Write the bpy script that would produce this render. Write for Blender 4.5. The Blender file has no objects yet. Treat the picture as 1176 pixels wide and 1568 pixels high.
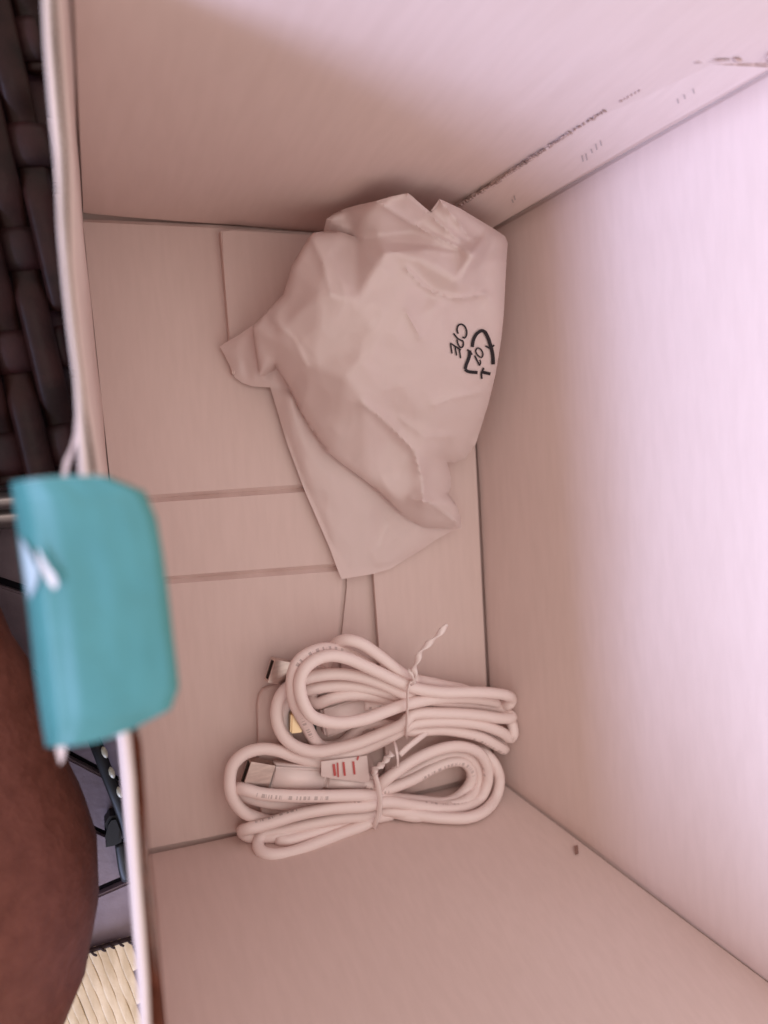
import bpy, bmesh, math, random
from mathutils import Vector, Matrix, noise
from mathutils.geometry import delaunay_2d_cdt

random.seed(7)
S = bpy.context.scene
COL = S.collection

# ------------------------------------------------------------------ camera, world, sun, exposure
FPX = 1116.5
CAM = Vector((-0.00646244, 0.15970291, 0.2959539))
ROT = Matrix(((0.9250957983, -0.0555548144, 0.3756480088),
              (-0.0867208148, -0.9940066346, 0.0665604482),
              (0.3696988597, -0.0941513297, -0.9243691255)))   # rows: camera right, down, forward
cd = bpy.data.cameras.new("camera")
cam = bpy.data.objects.new("camera", cd)
COL.objects.link(cam)
m = Matrix((ROT[0], -ROT[1], -ROT[2])).transposed().to_4x4()
m.translation = CAM
cam.matrix_world = m
cd.sensor_fit = 'VERTICAL'
cd.sensor_height = 36.0
cd.sensor_width = 27.0
cd.lens = 36.0 * FPX / 1568.0
cd.clip_start = 0.01
cd.clip_end = 200
cd.dof.use_dof = True
cd.dof.focus_distance = 0.275
cd.dof.aperture_fstop = 7.5
S.camera = cam

# the box stands indoors under a roof: even pinkish room light, and one wide low window opening on the left
w = bpy.data.worlds.new("World")
S.world = w
w.use_nodes = True
bg = w.node_tree.nodes["Background"]
bg.inputs['Color'].default_value = (1.0, 0.92, 0.87, 1)
bg.inputs['Strength'].default_value = 1.07

ld = bpy.data.lights.new("window_light", 'AREA')
ld.shape = 'RECTANGLE'
ld.size = 2.7
ld.size_y = 0.24
ld.energy = 55
ld.color = (0.485, 0.60, 0.98)
lo_ = bpy.data.objects.new("window_light", ld)
COL.objects.link(lo_)
lo_.location = (-1.0, -0.68, 0.68)
aim = Vector((0.10, 0.12, 0.10)) - lo_.location
zq = -aim.normalized()
xq = Vector((0, 1, 0))
xq = (xq - zq * xq.dot(zq)).normalized()
lo_.rotation_euler = Matrix((xq, zq.cross(xq), zq)).transposed().to_euler()

cl = bpy.data.lights.new("added_overhead_light", 'AREA')  # soft overhead lamp added to deepen contact shadows inside the box
cl.shape = 'DISK'
cl.size = 0.34
cl.energy = 1.2
cl.color = (1.0, 0.92, 0.87)
co_ = bpy.data.objects.new("added_overhead_light", cl)
COL.objects.link(co_)
co_.location = (-0.10, 0.30, 1.25)
co_.rotation_euler = (Vector((0.08, 0.12, 0)) - co_.location).to_track_quat('-Z', 'Y').to_euler()

S.view_settings.view_transform = 'Standard'
S.view_settings.look = 'None'
S.view_settings.exposure = 0.07
S.view_settings.gamma = 1.0
S.cycles.use_denoising = True
S.cycles.max_bounces = 14
S.cycles.diffuse_bounces = 10
S.cycles.caustics_reflective = False
S.cycles.caustics_refractive = False


# ------------------------------------------------------------------ helpers
def U(px, py, z):
    """photo pixel -> point of the place at height z"""
    d = ROT[0] * ((px - 588) / FPX) + ROT[1] * ((py - 784) / FPX) + ROT[2]
    return CAM + d * ((z - CAM.z) / d.z)


def link(name, me, mat=None, parent=None, smooth=False):
    o = bpy.data.objects.new(name, me)
    COL.objects.link(o)
    if mat:
        if isinstance(mat, (list, tuple)):
            for k in mat:
                me.materials.append(k)
        else:
            me.materials.append(mat)
    if smooth:
        for p in me.polygons:
            p.use_smooth = True
    if parent:
        o.parent = parent
        o.matrix_parent_inverse = parent.matrix_world.inverted()
    return o


def from_py(name, vs, fs, mat=None, parent=None, smooth=False):
    me = bpy.data.meshes.new(name)
    me.from_pydata([tuple(v) for v in vs], [], fs)
    me.update()
    return link(name, me, mat, parent, smooth)


def from_bm(name, bm, mat=None, parent=None, smooth=False):
    bmesh.ops.recalc_face_normals(bm, faces=bm.faces)
    me = bpy.data.meshes.new(name)
    bm.to_mesh(me)
    bm.free()
    return link(name, me, mat, parent, smooth)


def thing(name, label, cat, loc=(0, 0, 0), group=None):
    o = bpy.data.objects.new(name, None)
    COL.objects.link(o)
    o.location = loc
    o.empty_display_size = 0.02
    tag(o, label, cat, group)
    bpy.context.view_layer.update()
    return o


def tag(o, label, cat, group=None):
    o['label'] = label
    o['category'] = cat
    if group:
        o['group'] = group


def catmull(P, step=0.0016):
    P = [Vector(p) for p in P]
    P = [P[0] * 2 - P[1]] + P + [P[-1] * 2 - P[-2]]
    out = []
    for i in range(1, len(P) - 2):
        a, b, c, d = P[i - 1], P[i], P[i + 1], P[i + 2]
        n = max(2, int((c - b).length / step))
        t0 = 0.0
        t1 = t0 + max((b - a).length, 1e-6) ** 0.5
        t2 = t1 + max((c - b).length, 1e-6) ** 0.5
        t3 = t2 + max((d - c).length, 1e-6) ** 0.5
        for k in range(n):
            t = t1 + (t2 - t1) * k / n
            A1 = a * ((t1 - t) / (t1 - t0)) + b * ((t - t0) / (t1 - t0))
            A2 = b * ((t2 - t) / (t2 - t1)) + c * ((t - t1) / (t2 - t1))
            A3 = c * ((t3 - t) / (t3 - t2)) + d * ((t - t2) / (t3 - t2))
            B1 = A1 * ((t2 - t) / (t2 - t0)) + A2 * ((t - t0) / (t2 - t0))
            B2 = A2 * ((t3 - t) / (t3 - t1)) + A3 * ((t - t1) / (t3 - t1))
            out.append(B1 * ((t2 - t) / (t2 - t1)) + B2 * ((t - t1) / (t2 - t1)))
    out.append(P[-2])
    return out


def tube(name, pts, r, mat, parent=None, seg=12, flat=1.0, twist=0.0, up0=None):
    """round or flattened tube with uv (metres along, turns around)"""
    n = len(pts)
    vs, fs = [], []
    T = []
    for i in range(n):
        a = pts[max(0, i - 1)]
        b = pts[min(n - 1, i + 1)]
        T.append((b - a).normalized())
    up = Vector(up0) if up0 else Vector((0, 0, 1))
    nrm = up - T[0] * up.dot(T[0])
    if nrm.length < 1e-3:
        nrm = Vector((1, 0, 0)) - T[0] * T[0].x
    nrm.normalize()
    L = 0.0
    us = []
    for i in range(n):
        if i:
            L += (pts[i] - pts[i - 1]).length
            nrm = (nrm - T[i] * nrm.dot(T[i])).normalized()
        us.append(L)
        bi = T[i].cross(nrm)
        ca, sa = math.cos(twist * L), math.sin(twist * L)
        n2 = nrm * ca + bi * sa
        b2 = bi * ca - nrm * sa
        ri = r[i] if isinstance(r, (list, tuple)) else r
        for k in range(seg):
            an = 2 * math.pi * k / seg
            vs.append(pts[i] + n2 * (math.cos(an) * ri * flat) + b2 * (math.sin(an) * ri))
    for i in range(n - 1):
        for k in range(seg):
            k2 = (k + 1) % seg
            fs.append((i * seg + k, i * seg + k2, (i + 1) * seg + k2, (i + 1) * seg + k))
    fs.append(tuple(range(seg - 1, -1, -1)))
    fs.append(tuple(range((n - 1) * seg, n * seg)))
    me = bpy.data.meshes.new(name)
    me.from_pydata([tuple(v) for v in vs], [], fs)
    uv = me.uv_layers.new(name="UVMap")
    for p in me.polygons:
        for li in p.loop_indices:
            v = me.loops[li].vertex_index
            k = v % seg
            if p.index < (n - 1) * seg and (p.index % seg) == seg - 1 and k == 0:
                k = seg
            uv.data[li].uv = (us[v // seg], k / seg)
    return link(name, me, mat, parent, True)


def prism(name, poly, z0, z1, mat, parent=None, bevel=0.0):
    """extruded horizontal polygon of world (x, y)"""
    bm = bmesh.new()
    a = [bm.verts.new((p[0], p[1], z1)) for p in poly]
    b = [bm.verts.new((p[0], p[1], z0)) for p in poly]
    n = len(poly)
    bm.faces.new(a)
    bm.faces.new(b[::-1])
    for i in range(n):
        j = (i + 1) % n
        bm.faces.new((a[i], b[i], b[j], a[j]))
    if bevel:
        bmesh.ops.bevel(bm, geom=[e for e in bm.edges if e.verts[0] in a and e.verts[1] in a],
                        offset=bevel, segments=2, affect='EDGES')
    return from_bm(name, bm, mat, parent)


def obox(name, c, ax, ay, az, hx, hy, hz, mat, parent=None, bevel=0.0, seg=2, taper=1.0, smooth=False):
    """oriented bevelled box"""
    bm = bmesh.new()
    vs = []
    for sx in (-1, 1):
        k = taper if sx > 0 else 1.0
        for sy in (-1, 1):
            for sz in (-1, 1):
                vs.append(bm.verts.new(c + ax * (sx * hx) + ay * (sy * hy * k) + az * (sz * hz * k)))
    for f in ((0, 1, 3, 2), (4, 6, 7, 5), (0, 4, 5, 1), (2, 3, 7, 6), (0, 2, 6, 4), (1, 5, 7, 3)):
        bm.faces.new([vs[i] for i in f])
    if bevel:
        bmesh.ops.bevel(bm, geom=list(bm.edges), offset=bevel, segments=seg, affect='EDGES')
    return from_bm(name, bm, mat, parent, smooth)


def interp(poly, t):
    """point on polyline of (x, y) by y"""
    for (x0, y0), (x1, y1) in zip(poly, poly[1:]):
        if t <= y1 or (x1, y1) == poly[-1]:
            return x0 + (x1 - x0) * (t - y0) / (y1 - y0)


# ------------------------------------------------------------------ materials
def mat(name, col, rough=0.6, spec=0.3, metal=0.0):
    mt = bpy.data.materials.new(name)
    mt.use_nodes = True
    b = mt.node_tree.nodes["Principled BSDF"]
    b.inputs['Base Color'].default_value = (*col, 1)
    b.inputs['Roughness'].default_value = rough
    b.inputs['Specular IOR Level'].default_value = spec
    b.inputs['Metallic'].default_value = metal
    return mt


def nodes(mt):
    return mt.node_tree.nodes, mt.node_tree.links, mt.node_tree.nodes["Principled BSDF"]


def grain(mt, c1, c2, scale=(40, 40, 40), detail=6, bump=0.15, bscale=900, dist=0.0004, lo=0.35, hi=0.65):
    N, L, b = nodes(mt)
    tc = N.new("ShaderNodeTexCoord")
    mp = N.new("ShaderNodeMapping")
    mp.inputs['Scale'].default_value = scale
    nz = N.new("ShaderNodeTexNoise")
    nz.inputs['Scale'].default_value = 1.0
    nz.inputs['Detail'].default_value = detail
    rp = N.new("ShaderNodeValToRGB")
    rp.color_ramp.elements[0].position = lo
    rp.color_ramp.elements[1].position = hi
    rp.color_ramp.elements[0].color = (*c1, 1)
    rp.color_ramp.elements[1].color = (*c2, 1)
    L.new(tc.outputs['Object'], mp.inputs[0])
    L.new(mp.outputs[0], nz.inputs['Vector'])
    L.new(nz.outputs['Fac'], rp.inputs[0])
    L.new(rp.outputs[0], b.inputs['Base Color'])
    if bump:
        n2 = N.new("ShaderNodeTexNoise")
        n2.inputs['Scale'].default_value = bscale
        n2.inputs['Detail'].default_value = 3
        bp = N.new("ShaderNodeBump")
        bp.inputs['Strength'].default_value = bump
        bp.inputs['Distance'].default_value = dist
        L.new(tc.outputs['Object'], n2.inputs['Vector'])
        L.new(n2.outputs['Fac'], bp.inputs['Height'])
        L.new(bp.outputs[0], b.inputs['Normal'])
    return rp


CARD1, CARD2 = (0.605, 0.458, 0.418), (0.628, 0.478, 0.438)
M_card = mat("white_cardboard", CARD2, 0.62, 0.25)
grain(M_card, CARD1, CARD2, (380, 380, 50), 8, 0.15, 1400, 0.0002)
M_cardr = mat("white_cardboard_side", CARD2, 0.62, 0.25)
grain(M_cardr, CARD1, CARD2, (380, 50, 380), 8, 0.15, 1400, 0.0002)
M_cardf = mat("white_cardboard_floor", CARD2, 0.62, 0.25)
grain(M_cardf, CARD1, CARD2, (380, 50, 300), 8, 0.15, 1400, 0.0002)
M_liner = mat("white_liner", (0.58, 0.445, 0.40), 0.55, 0.3)
M_flute = mat("brown_flute", (0.30, 0.14, 0.09), 0.85, 0.1)
grain(M_flute, (0.085, 0.024, 0.014), (0.15, 0.046, 0.028), (260, 260, 260), 5, 0.4, 700)
M_torn = mat("torn_brown_edge", (0.35, 0.2, 0.15), 0.9, 0.1)
grain(M_torn, (0.38, 0.27, 0.24), (0.60, 0.45, 0.41), (300, 300, 300), 4, 0.4, 700, lo=0.38, hi=0.66)
M_teal = mat("teal_print", (0.06, 0.2, 0.225), 0.45, 0.4)
grain(M_teal, (0.046, 0.170, 0.164), (0.051, 0.184, 0.178), (120, 120, 120), 5, 0.2, 300, 0.0006)
M_tealback = mat("paper_core", (0.78, 0.82, 0.85), 0.6, 0.3)
M_cord = mat("white_cord", (0.79, 0.65, 0.615), 0.34, 0.5)
M_cordprint = mat("white_cord_printed", (0.79, 0.65, 0.615), 0.42, 0.4)
M_tie = mat("white_twist_tie", (0.77, 0.64, 0.61), 0.4, 0.4)
M_house = mat("white_plug_housing", (0.80, 0.66, 0.625), 0.35, 0.45)
M_shell = mat("plug_metal", (0.62, 0.50, 0.46), 0.28, 0.5, 1.0)
grain(M_shell, (0.56, 0.44, 0.40), (0.66, 0.53, 0.48), (200, 900, 200), 4, 0.05, 500)
M_gold = mat("gold_plug_metal", (0.80, 0.58, 0.36), 0.3, 0.5, 1.0)
M_black = mat("black_plastic", (0.012, 0.011, 0.012), 0.5, 0.4)
M_ink = mat("black_ink", (0.016, 0.012, 0.014), 0.5, 0.3)
M_red = mat("red_ink", (0.48, 0.09, 0.085), 0.5, 0.3)
M_label = mat("white_label", (0.68, 0.55, 0.52), 0.35, 0.45)
M_wick = mat("dark_wicker", (0.026, 0.014, 0.013), 0.42, 0.12)
grain(M_wick, (0.011, 0.0042, 0.0036), (0.024, 0.0085, 0.007), (90, 90, 90), 5, 0.2, 400, 0.0006)
M_wick2 = mat("dark_wicker_cross", (0.03, 0.013, 0.012), 0.55, 0.2)
grain(M_wick2, (0.012, 0.0035, 0.0035), (0.026, 0.006, 0.006), (90, 90, 90), 5, 0.2, 400, 0.0006)
M_rail = mat("grey_metal_rail", (0.22, 0.18, 0.17), 0.35, 0.5, 0.7)
M_stone = mat("grey_paving_stone", (0.20, 0.17, 0.20), 0.75, 0.25)
grain(M_stone, (0.22, 0.165, 0.18), (0.28, 0.215, 0.23), (60, 60, 60), 8, 0.35, 260, 0.001)
M_grout = mat("black_grout", (0.018, 0.016, 0.02), 0.9, 0.1)
M_straw = mat("straw", (0.68, 0.50, 0.32), 0.65, 0.3)
grain(M_straw, (0.52, 0.37, 0.21), (0.68, 0.51, 0.32), (220, 60, 200), 5, 0.3, 500, 0.0005)
M_stitch = mat("dark_stitching", (0.04, 0.022, 0.02), 0.8, 0.2)
M_stud = mat("pale_stud", (0.75, 0.70, 0.55), 0.25, 0.6)
M_skin = mat("brown_skin", (0.19, 0.075, 0.05), 0.5, 0.22)
grain(M_skin, (0.135, 0.042, 0.024), (0.175, 0.058, 0.035), (190, 190, 190), 12, 0.7, 420, 0.0009)
nodes(M_skin)[2].inputs['Subsurface Weight'].default_value = 0.06
nodes(M_skin)[2].inputs['Subsurface Radius'].default_value = (0.006, 0.002, 0.001)

# printing along the cord: rows of small dark dashes on one side of the sheath
N, L, b = nodes(M_cordprint)
tc = N.new("ShaderNodeTexCoord")
sp = N.new("ShaderNodeSeparateXYZ")
L.new(tc.outputs['UV'], sp.inputs[0])


def mnode(op, a, bv=None):
    n = N.new("ShaderNodeMath")
    n.operation = op
    for i, v in enumerate((a, bv)):
        if v is None:
            continue
        if isinstance(v, (int, float)):
            n.inputs[i].default_value = v
        else:
            L.new(v, n.inputs[i])
    return n.outputs[0]


n1 = N.new("ShaderNodeTexNoise")
n1.noise_dimensions = '1D'
n1.inputs['Scale'].default_value = 650
n1.inputs['Detail'].default_value = 2
L.new(sp.outputs[0], n1.inputs['W'])
n3 = N.new("ShaderNodeTexNoise")
n3.noise_dimensions = '1D'
n3.inputs['Scale'].default_value = 26
n3.inputs['Detail'].default_value = 0
L.new(sp.outputs[0], n3.inputs['W'])
band = mnode('COMPARE', sp.outputs[1], 0.06)
band.node.inputs[2].default_value = 0.05
dash = mnode('GREATER_THAN', n1.outputs[0], 0.52)
seg_ = mnode('GREATER_THAN', n3.outputs[0], 0.53)
f = mnode('MULTIPLY', mnode('MULTIPLY', band, dash), seg_)
f = mnode('MULTIPLY', f, 0.42)
mx = N.new("ShaderNodeMix")
mx.data_type = 'RGBA'
mx.inputs['A'].default_value = (0.79, 0.65, 0.615, 1)
mx.inputs['B'].default_value = (0.12, 0.07, 0.07, 1)
L.new(f, mx.inputs['Factor'])
L.new(mx.outputs['Result'], b.inputs['Base Color'])

# frosted plastic film: diffuse + light passing through + soft sheen
M_bag = bpy.data.materials.new("frosted_plastic_film")
M_bag.use_nodes = True
N, L, b = nodes(M_bag)
b.inputs['Base Color'].default_value = (0.79, 0.645, 0.61, 1)
b.inputs['Roughness'].default_value = 0.31
b.inputs['Specular IOR Level'].default_value = 0.45
tr = N.new("ShaderNodeBsdfTranslucent")
tr.inputs['Color'].default_value = (0.86, 0.73, 0.71, 1)
tp = N.new("ShaderNodeBsdfTransparent")
tp.inputs['Color'].default_value = (0.95, 0.93, 0.93, 1)
m1 = N.new("ShaderNodeMixShader")
m1.inputs[0].default_value = 0.22
m2 = N.new("ShaderNodeMixShader")
m2.inputs[0].default_value = 0.13
L.new(b.outputs[0], m1.inputs[1])
L.new(tr.outputs[0], m1.inputs[2])
L.new(m1.outputs[0], m2.inputs[1])
L.new(tp.outputs[0], m2.inputs[2])
L.new(m2.outputs[0], N["Material Output"].inputs['Surface'])
tc = N.new("ShaderNodeTexCoord")
nz = N.new("ShaderNodeTexNoise")
nz.inputs['Scale'].default_value = 55
nz.inputs['Detail'].default_value = 4
bp = N.new("ShaderNodeBump")
bp.inputs['Strength'].default_value = 0.22
bp.inputs['Distance'].default_value = 0.002
L.new(tc.outputs['Object'], nz.inputs['Vector'])
L.new(nz.outputs['Fac'], bp.inputs['Height'])
L.new(bp.outputs[0], b.inputs['Normal'])

# ------------------------------------------------------------------ the ground: dark joints under irregular paving stones
GZ = -0.0065
fl = from_py("ground", [(-3, -3, GZ - .004), (3, -3, GZ - .004), (3, 3, GZ - .004), (-3, 3, GZ - .004)], [(0, 1, 2, 3)], M_grout)
fl['kind'] = 'structure'
# joint lines of the rows, as (y at x = -0.02, slope)
rows = []
for (a, b2) in (((113, 1160), (160, 1185)), ((130, 1265), (165, 1281)), ((150, 1366), (187, 1350))):
    A, B = U(*a, GZ), U(*b2, GZ)
    sl = (B.y - A.y) / (B.x - A.x)
    rows.append((A.y + sl * (-0.02 - A.x), sl))
top = rows[0][0]
for k in range(1, 9):
    rows.insert(0, (top + 0.031 * k + random.uniform(-.003, .003), -0.45 + random.uniform(-.2, .2) + .05 * k))
low = rows[-1][0]
for k in range(1, 7):
    rows.append((low - 0.033 * k, 0.35 - 0.05 * k + random.uniform(-.1, .1)))
ci = 0
for (ya, sa), (yb, sb) in zip(rows, rows[1:]):
    xs = [-0.30]
    while xs[-1] < 0.0:
        xs.append(xs[-1] + random.uniform(0.05, 0.085))
    xs = [x + 0.008 - xs[-1] for x in xs]
    g = 0.0017
    tl = [random.uniform(-.006, .006) for _ in xs]
    for i in range(len(xs) - 1):
        x0, x1 = xs[i] + g, xs[i + 1] - g
        damp = 1.0
        P = []
        for (x, y, s) in ((x0 + tl[i], ya, sa), (x1 + tl[i + 1], ya, sa), (x1 - tl[i + 1], yb, sb), (x0 - tl[i], yb, sb)):
            xx = max(-0.07, min(0.03, x + 0.02))
            P.append((x, y + s * xx * damp))
        P = [(P[0][0], P[0][1] - g), (P[1][0], P[1][1] - g), (P[2][0], P[2][1] + g), (P[3][0], P[3][1] + g)]
        o = prism("paving_stone", P, GZ - .004, GZ + random.uniform(-.0004, .0002), M_stone, fl, 0.0008)

# ------------------------------------------------------------------ the cardboard box
HR = 0.155
VP = Vector((134, 704))
K = CAM.z / (CAM.z - HR)


def top_px(base, toward):
    bx = Vector(base)
    d = (Vector(toward) - bx).normalized()
    return bx + d * (K - 1) * (bx - VP).length


cFL, cBL, cBR, cFR = (224, 1308), (125, 328), (712, 374), (757, 1190)
pFL, pBL, pBR, pFR = [U(*c, 0) for c in (cFL, cBL, cBR, cFR)]
tBL = U(101, -88, HR)
tBR = U(*top_px(cBR, (1173, 111)), HR)
tFR = U(*top_px(cFR, (1176, 1505)), HR)
tFL = U(289, 1975, HR)

box = thing("cardboard_box", "open white corrugated cardboard box seen from above, holding the bag and cables", "box",
            (0.08, 0.13, 0))


def wall(name, a, b2, at, bt, outward, mt, ga, gb, gz, bulge=0.0006, seed=0, nu=40, nv=24, dents=(), fold=.0002):
    """inner board with gaps at its ends so the corner grooves are real, and an outer board behind it"""
    bm = bmesh.new()
    t = 0.003

    def P(u, v):
        return (a * (1 - u) + b2 * u) * (1 - v) + (at * (1 - u) + bt * u) * v

    wl = (b2 - a).length
    u0, u1, v0 = ga / wl, 1 - gb / wl, gz / HR
    for (o0, o1, ua, ub, va, vb, wav) in ((0, t, u0, u1, v0, 1, True), (t + .0003, t + .0013, -.018, 1.018, -.03, 0.999, False)):
        front, back = [], []
        inset = [k * .0005 for k in range(5)] if wav else []
        us = [ua + k / wl for k in inset] + [ua + (.0026 / wl if wav else 0) + (ub - ua - (.0052 / wl if wav else 0)) * i / nu for i in range(nu + 1)] + [ub - k / wl for k in reversed(inset)]
        nn = len(us) - 1
        for j in range(nv + 1):
            fr, bk = [], []
            for i, u in enumerate(us):
                v = va + (vb - va) * j / nv
                q = P(u, v)
                d = 0.0
                if wav:
                    d = bulge * noise.noise(Vector((u * 3 + seed, v * 2.2, seed))) * 2
                    d += 0.00012 * noise.noise(Vector((u * 26, v * 1.5, seed + 4)))
                    for (pa, pb, dep, wd) in dents:
                        t_ = max(0, min(1, (q - pa).dot(pb - pa) / (pb - pa).length_squared))
                        d += dep * math.exp(-((q - pa - (pb - pa) * t_).length / wd) ** 2) * math.sin(math.pi * min(.98, max(.02, t_)))
                    x_ = min(u - max(ua, 0), min(ub, 1) - u) * wl
                    d += fold * max(0, 1 - max(0, x_) / .0026) ** 1.3
                    if j == 0:
                        d += 0.0004
                fr.append(bm.verts.new(q + outward * (o0 + d)))
                bk.append(bm.verts.new(q + outward * o1))
            front.append(fr)
            back.append(bk)
        for j in range(nv):
            for i in range(nn):
                bm.faces.new((front[j][i], front[j][i + 1], front[j + 1][i + 1], front[j + 1][i]))
                bm.faces.new((back[j][i], back[j + 1][i], back[j + 1][i + 1], back[j][i + 1]))
        for j in range(nv):
            for i in (0, nn):
                bm.faces.new((front[j][i], front[j + 1][i], back[j + 1][i], back[j][i]))
        for i in range(nn):
            for j in (0, nv):
                bm.faces.new((front[j][i], front[j][i + 1], back[j][i + 1], back[j][i]))
    return from_bm(name, bm, mt, box, True)


def on_plane(px, py, p, n):
    d = ROT[0] * ((px - 588) / FPX) + ROT[1] * ((py - 784) / FPX) + ROT[2]
    return CAM + d * ((p - CAM).dot(n) / d.dot(n))


def nrm(a, b2, c, ref):
    n = (b2 - a).cross(c - a).normalized()
    return n if n.dot(ref) > 0 else -n


nBack = nrm(pBL, pBR, tBR, Vector((0, 1, 0)))
nRight = nrm(pBR, pFR, tFR, Vector((1, 0, 0)))
nFront = nrm(pFL, pFR, tFR, Vector((0, -1, 0)))
wb = wall("back_wall", pBL, pBR, tBL, tBR, nBack, M_card, .0006, 0, .0002, seed=1, nu=130, nv=110,
          dents=[(on_plane(130, 140, pBL, nBack), on_plane(420, 218, pBL, nBack), .0011, .0022), (on_plane(350, 195, pBL, nBack), on_plane(520, 235, pBL, nBack), -.0006, .003)])
wr = wall("right_wall", pBR, pFR, tBR, tFR, nRight, M_cardr, -.0015, -.0015, .0002, seed=2, fold=.0013)
wf = wall("front_wall", pFL, pFR, tFL, tFR, nFront, M_card, .0004, 0, .0002, seed=3)

# left wall: leaning, wavy rim of three layers
rim_in = [(104, -110), (101, -88), (91, -45), (89, 0), (96, 120), (104, 240), (109, 407), (120, 522), (132, 618), (145, 687), (160, 800), (186, 980),
          (208, 1100), (214, 1144), (220, 1241), (225, 1309), (234, 1386), (244, 1500), (250, 1568), (292, 2010)]
rim_mid = [(90, -110), (87, -88), (80, -45), (78, 0), (81, 67), (89, 156), (95, 223), (97, 279), (98, 330), (104, 419), (113, 503), (123, 580),
           (130, 650), (139, 721), (160, 850), (185, 1020), (201, 1132), (207, 1193), (211, 1265), (216, 1338), (223, 1423),
           (228, 1500), (231, 1568), (270, 2010)]
rim_out = [(74, -110), (71, -88), (66, -45), (64, 0), (67, 67), (74, 156), (81, 223), (85, 268), (88, 350), (94, 419), (103, 503), (113, 580),
           (116, 641), (119, 721), (137, 850), (163, 1020), (181, 1132), (188, 1193), (193, 1265), (199, 1338), (204, 1423),
           (212, 1500), (215, 1568), (250, 2010)]
NR = 140
ys = [-88 + (1975 + 88) * i / NR for i in range(NR + 1)]
EXT = 0.0032


def foot(u):
    return pBL * (1 - u) + pFL * u


vs, fs = [], []
NV = 14
for i, y in enumerate(ys):
    u = i / NR
    a = foot(u)
    t_ = U(interp(rim_in, y), y, HR)
    for j in range(NV + 1):
        v = j / NV
        q = a * (1 - v) + t_ * v
        if i in (0, NR):
            q.y += EXT if i == 0 else -EXT
        q.x += 0.0005 * noise.noise(Vector((u * 9, v * 3, 7)))
        vs.append(q)
for i in range(NR):
    for j in range(NV):
        k = i * (NV + 1) + j
        fs.append((k, k + 1, k + NV + 2, k + NV + 1))
left = from_py("left_wall", vs, fs, M_card, box, True)
sm = left.modifiers.new("thick", 'SOLIDIFY')
sm.thickness = 0.00045
sm.offset = 0
# outer liner with its rounded bright edge
vs, fs = [], []
prof_n = 7
for i, y in enumerate(ys):
    u = i / NR
    a = foot(u)
    o = U(interp(rim_out, y), y, HR + .0015)
    c = U(interp(rim_mid, y), y, HR + .0015)
    c2 = U(interp(rim_mid, y), y, HR - .009)
    ring = [Vector((a.x - .0052, a.y, -.004)), Vector((a.x * .5 + o.x * .5 - .003, o.y * .5 + a.y * .5, .075)),
            o - Vector((0, 0, .006)), o + Vector((.0001, 0, -.0003)), o + (c - o) * .15 + Vector((0, 0, .0001)),
            o + (c - o) * .88 + Vector((0, 0, .0001)), c + Vector((0, 0, -.0003)), c2]
    if i in (0, NR):
        for q in ring:
            q.y += EXT if i == 0 else -EXT
    vs += ring
k = 8
for i in range(NR):
    for j in range(k - 1):
        fs.append((i * k + j, (i + 1) * k + j, (i + 1) * k + j + 1, i * k + j + 1))
outer = from_py("outer_liner", vs, fs, M_liner, left, True)
# fluted medium between the liners
vs, fs = [], []
NF = NR * 4
for i in range(NF + 1):
    y = -88 + (1975 + 88) * i / NF
    cov = min(1, max(0, (y - 900) / 250))
    a = U(interp(rim_mid, y) - 1, y, HR - .0035 + .0025 * cov)
    b2 = U(interp(rim_in, y) - .5 + 4 * cov, y, HR - .0035 + .0043 * cov)
    s = 0.0005 * math.sin(i * 1.1) * (1 - min(1, max(0, (y - 900) / 250)))
    vs += [a + Vector((0, 0, s)), (a + b2) * .5 + Vector((0, 0, s - .0006)), b2 + Vector((0, 0, s)),
           b2 + Vector((-.0002, 0, -.05 + .0495 * cov)), a + Vector((.0002, 0, -.05))]
for i in range(NF):
    for j in range(4):
        fs.append((i * 5 + j, (i + 1) * 5 + j, (i + 1) * 5 + j + 1, i * 5 + j + 1))
from_py("fluted_core", vs, fs, M_flute, left, True)

# glue flap on the back wall beside the right wall
nin = -nBack


def on_back(px, py, off=0.0):
    d = ROT[0] * ((px - 588) / FPX) + ROT[1] * ((py - 784) / FPX) + ROT[2]
    p0 = pBL + nin * off
    return CAM + d * ((p0 - CAM).dot(nBack) / d.dot(nBack))


flap_l = [(664, 345), (703, 316), (752, 284), (806, 246), (861, 211), (916, 175), (971, 142), (1043, 97)]
flap_r = [(712, 374), (745, 356), (800, 323), (861, 287), (931, 246), (1000, 205), (1073, 164), (1180, 104)]
bm = bmesh.new()
T0 = 0.0022
cols = 8
fr, bk = [], []
nseg = 60
for i in range(nseg + 1):
    f_ = i / nseg * (len(flap_l) - 1)
    k = min(int(f_), len(flap_l) - 2)
    f_ -= k
    l = Vector(flap_l[k]).lerp(Vector(flap_l[k + 1]), f_)
    r_ = Vector(flap_r[k]).lerp(Vector(flap_r[k + 1]), f_)
    l += Vector((random.uniform(-1.3, 1.3), random.uniform(-1.3, 1.3)))
    r_ += (l - r_).normalized() * 2.0
    rowf, rowb = [], []
    for j in range(cols + 1):
        p = l.lerp(r_, j / cols)
        rowf.append(bm.verts.new(on_back(p.x, p.y, T0)))
        q = on_back(p.x, p.y, T0)
        rowb.append(bm.verts.new(q + nBack * (T0 - .0001)))
    fr.append(rowf)
    bk.append(rowb)
edge = []
for i in range(nseg):
    for j in range(cols):
        bm.faces.new((fr[i][j], fr[i + 1][j], fr[i + 1][j + 1], fr[i][j + 1])).material_index = 0
    edge.append(bm.faces.new((fr[i][0], bk[i][0], bk[i + 1][0], fr[i + 1][0])))
    bm.faces.new((fr[i][cols], fr[i + 1][cols], bk[i + 1][cols], bk[i][cols]))
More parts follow.
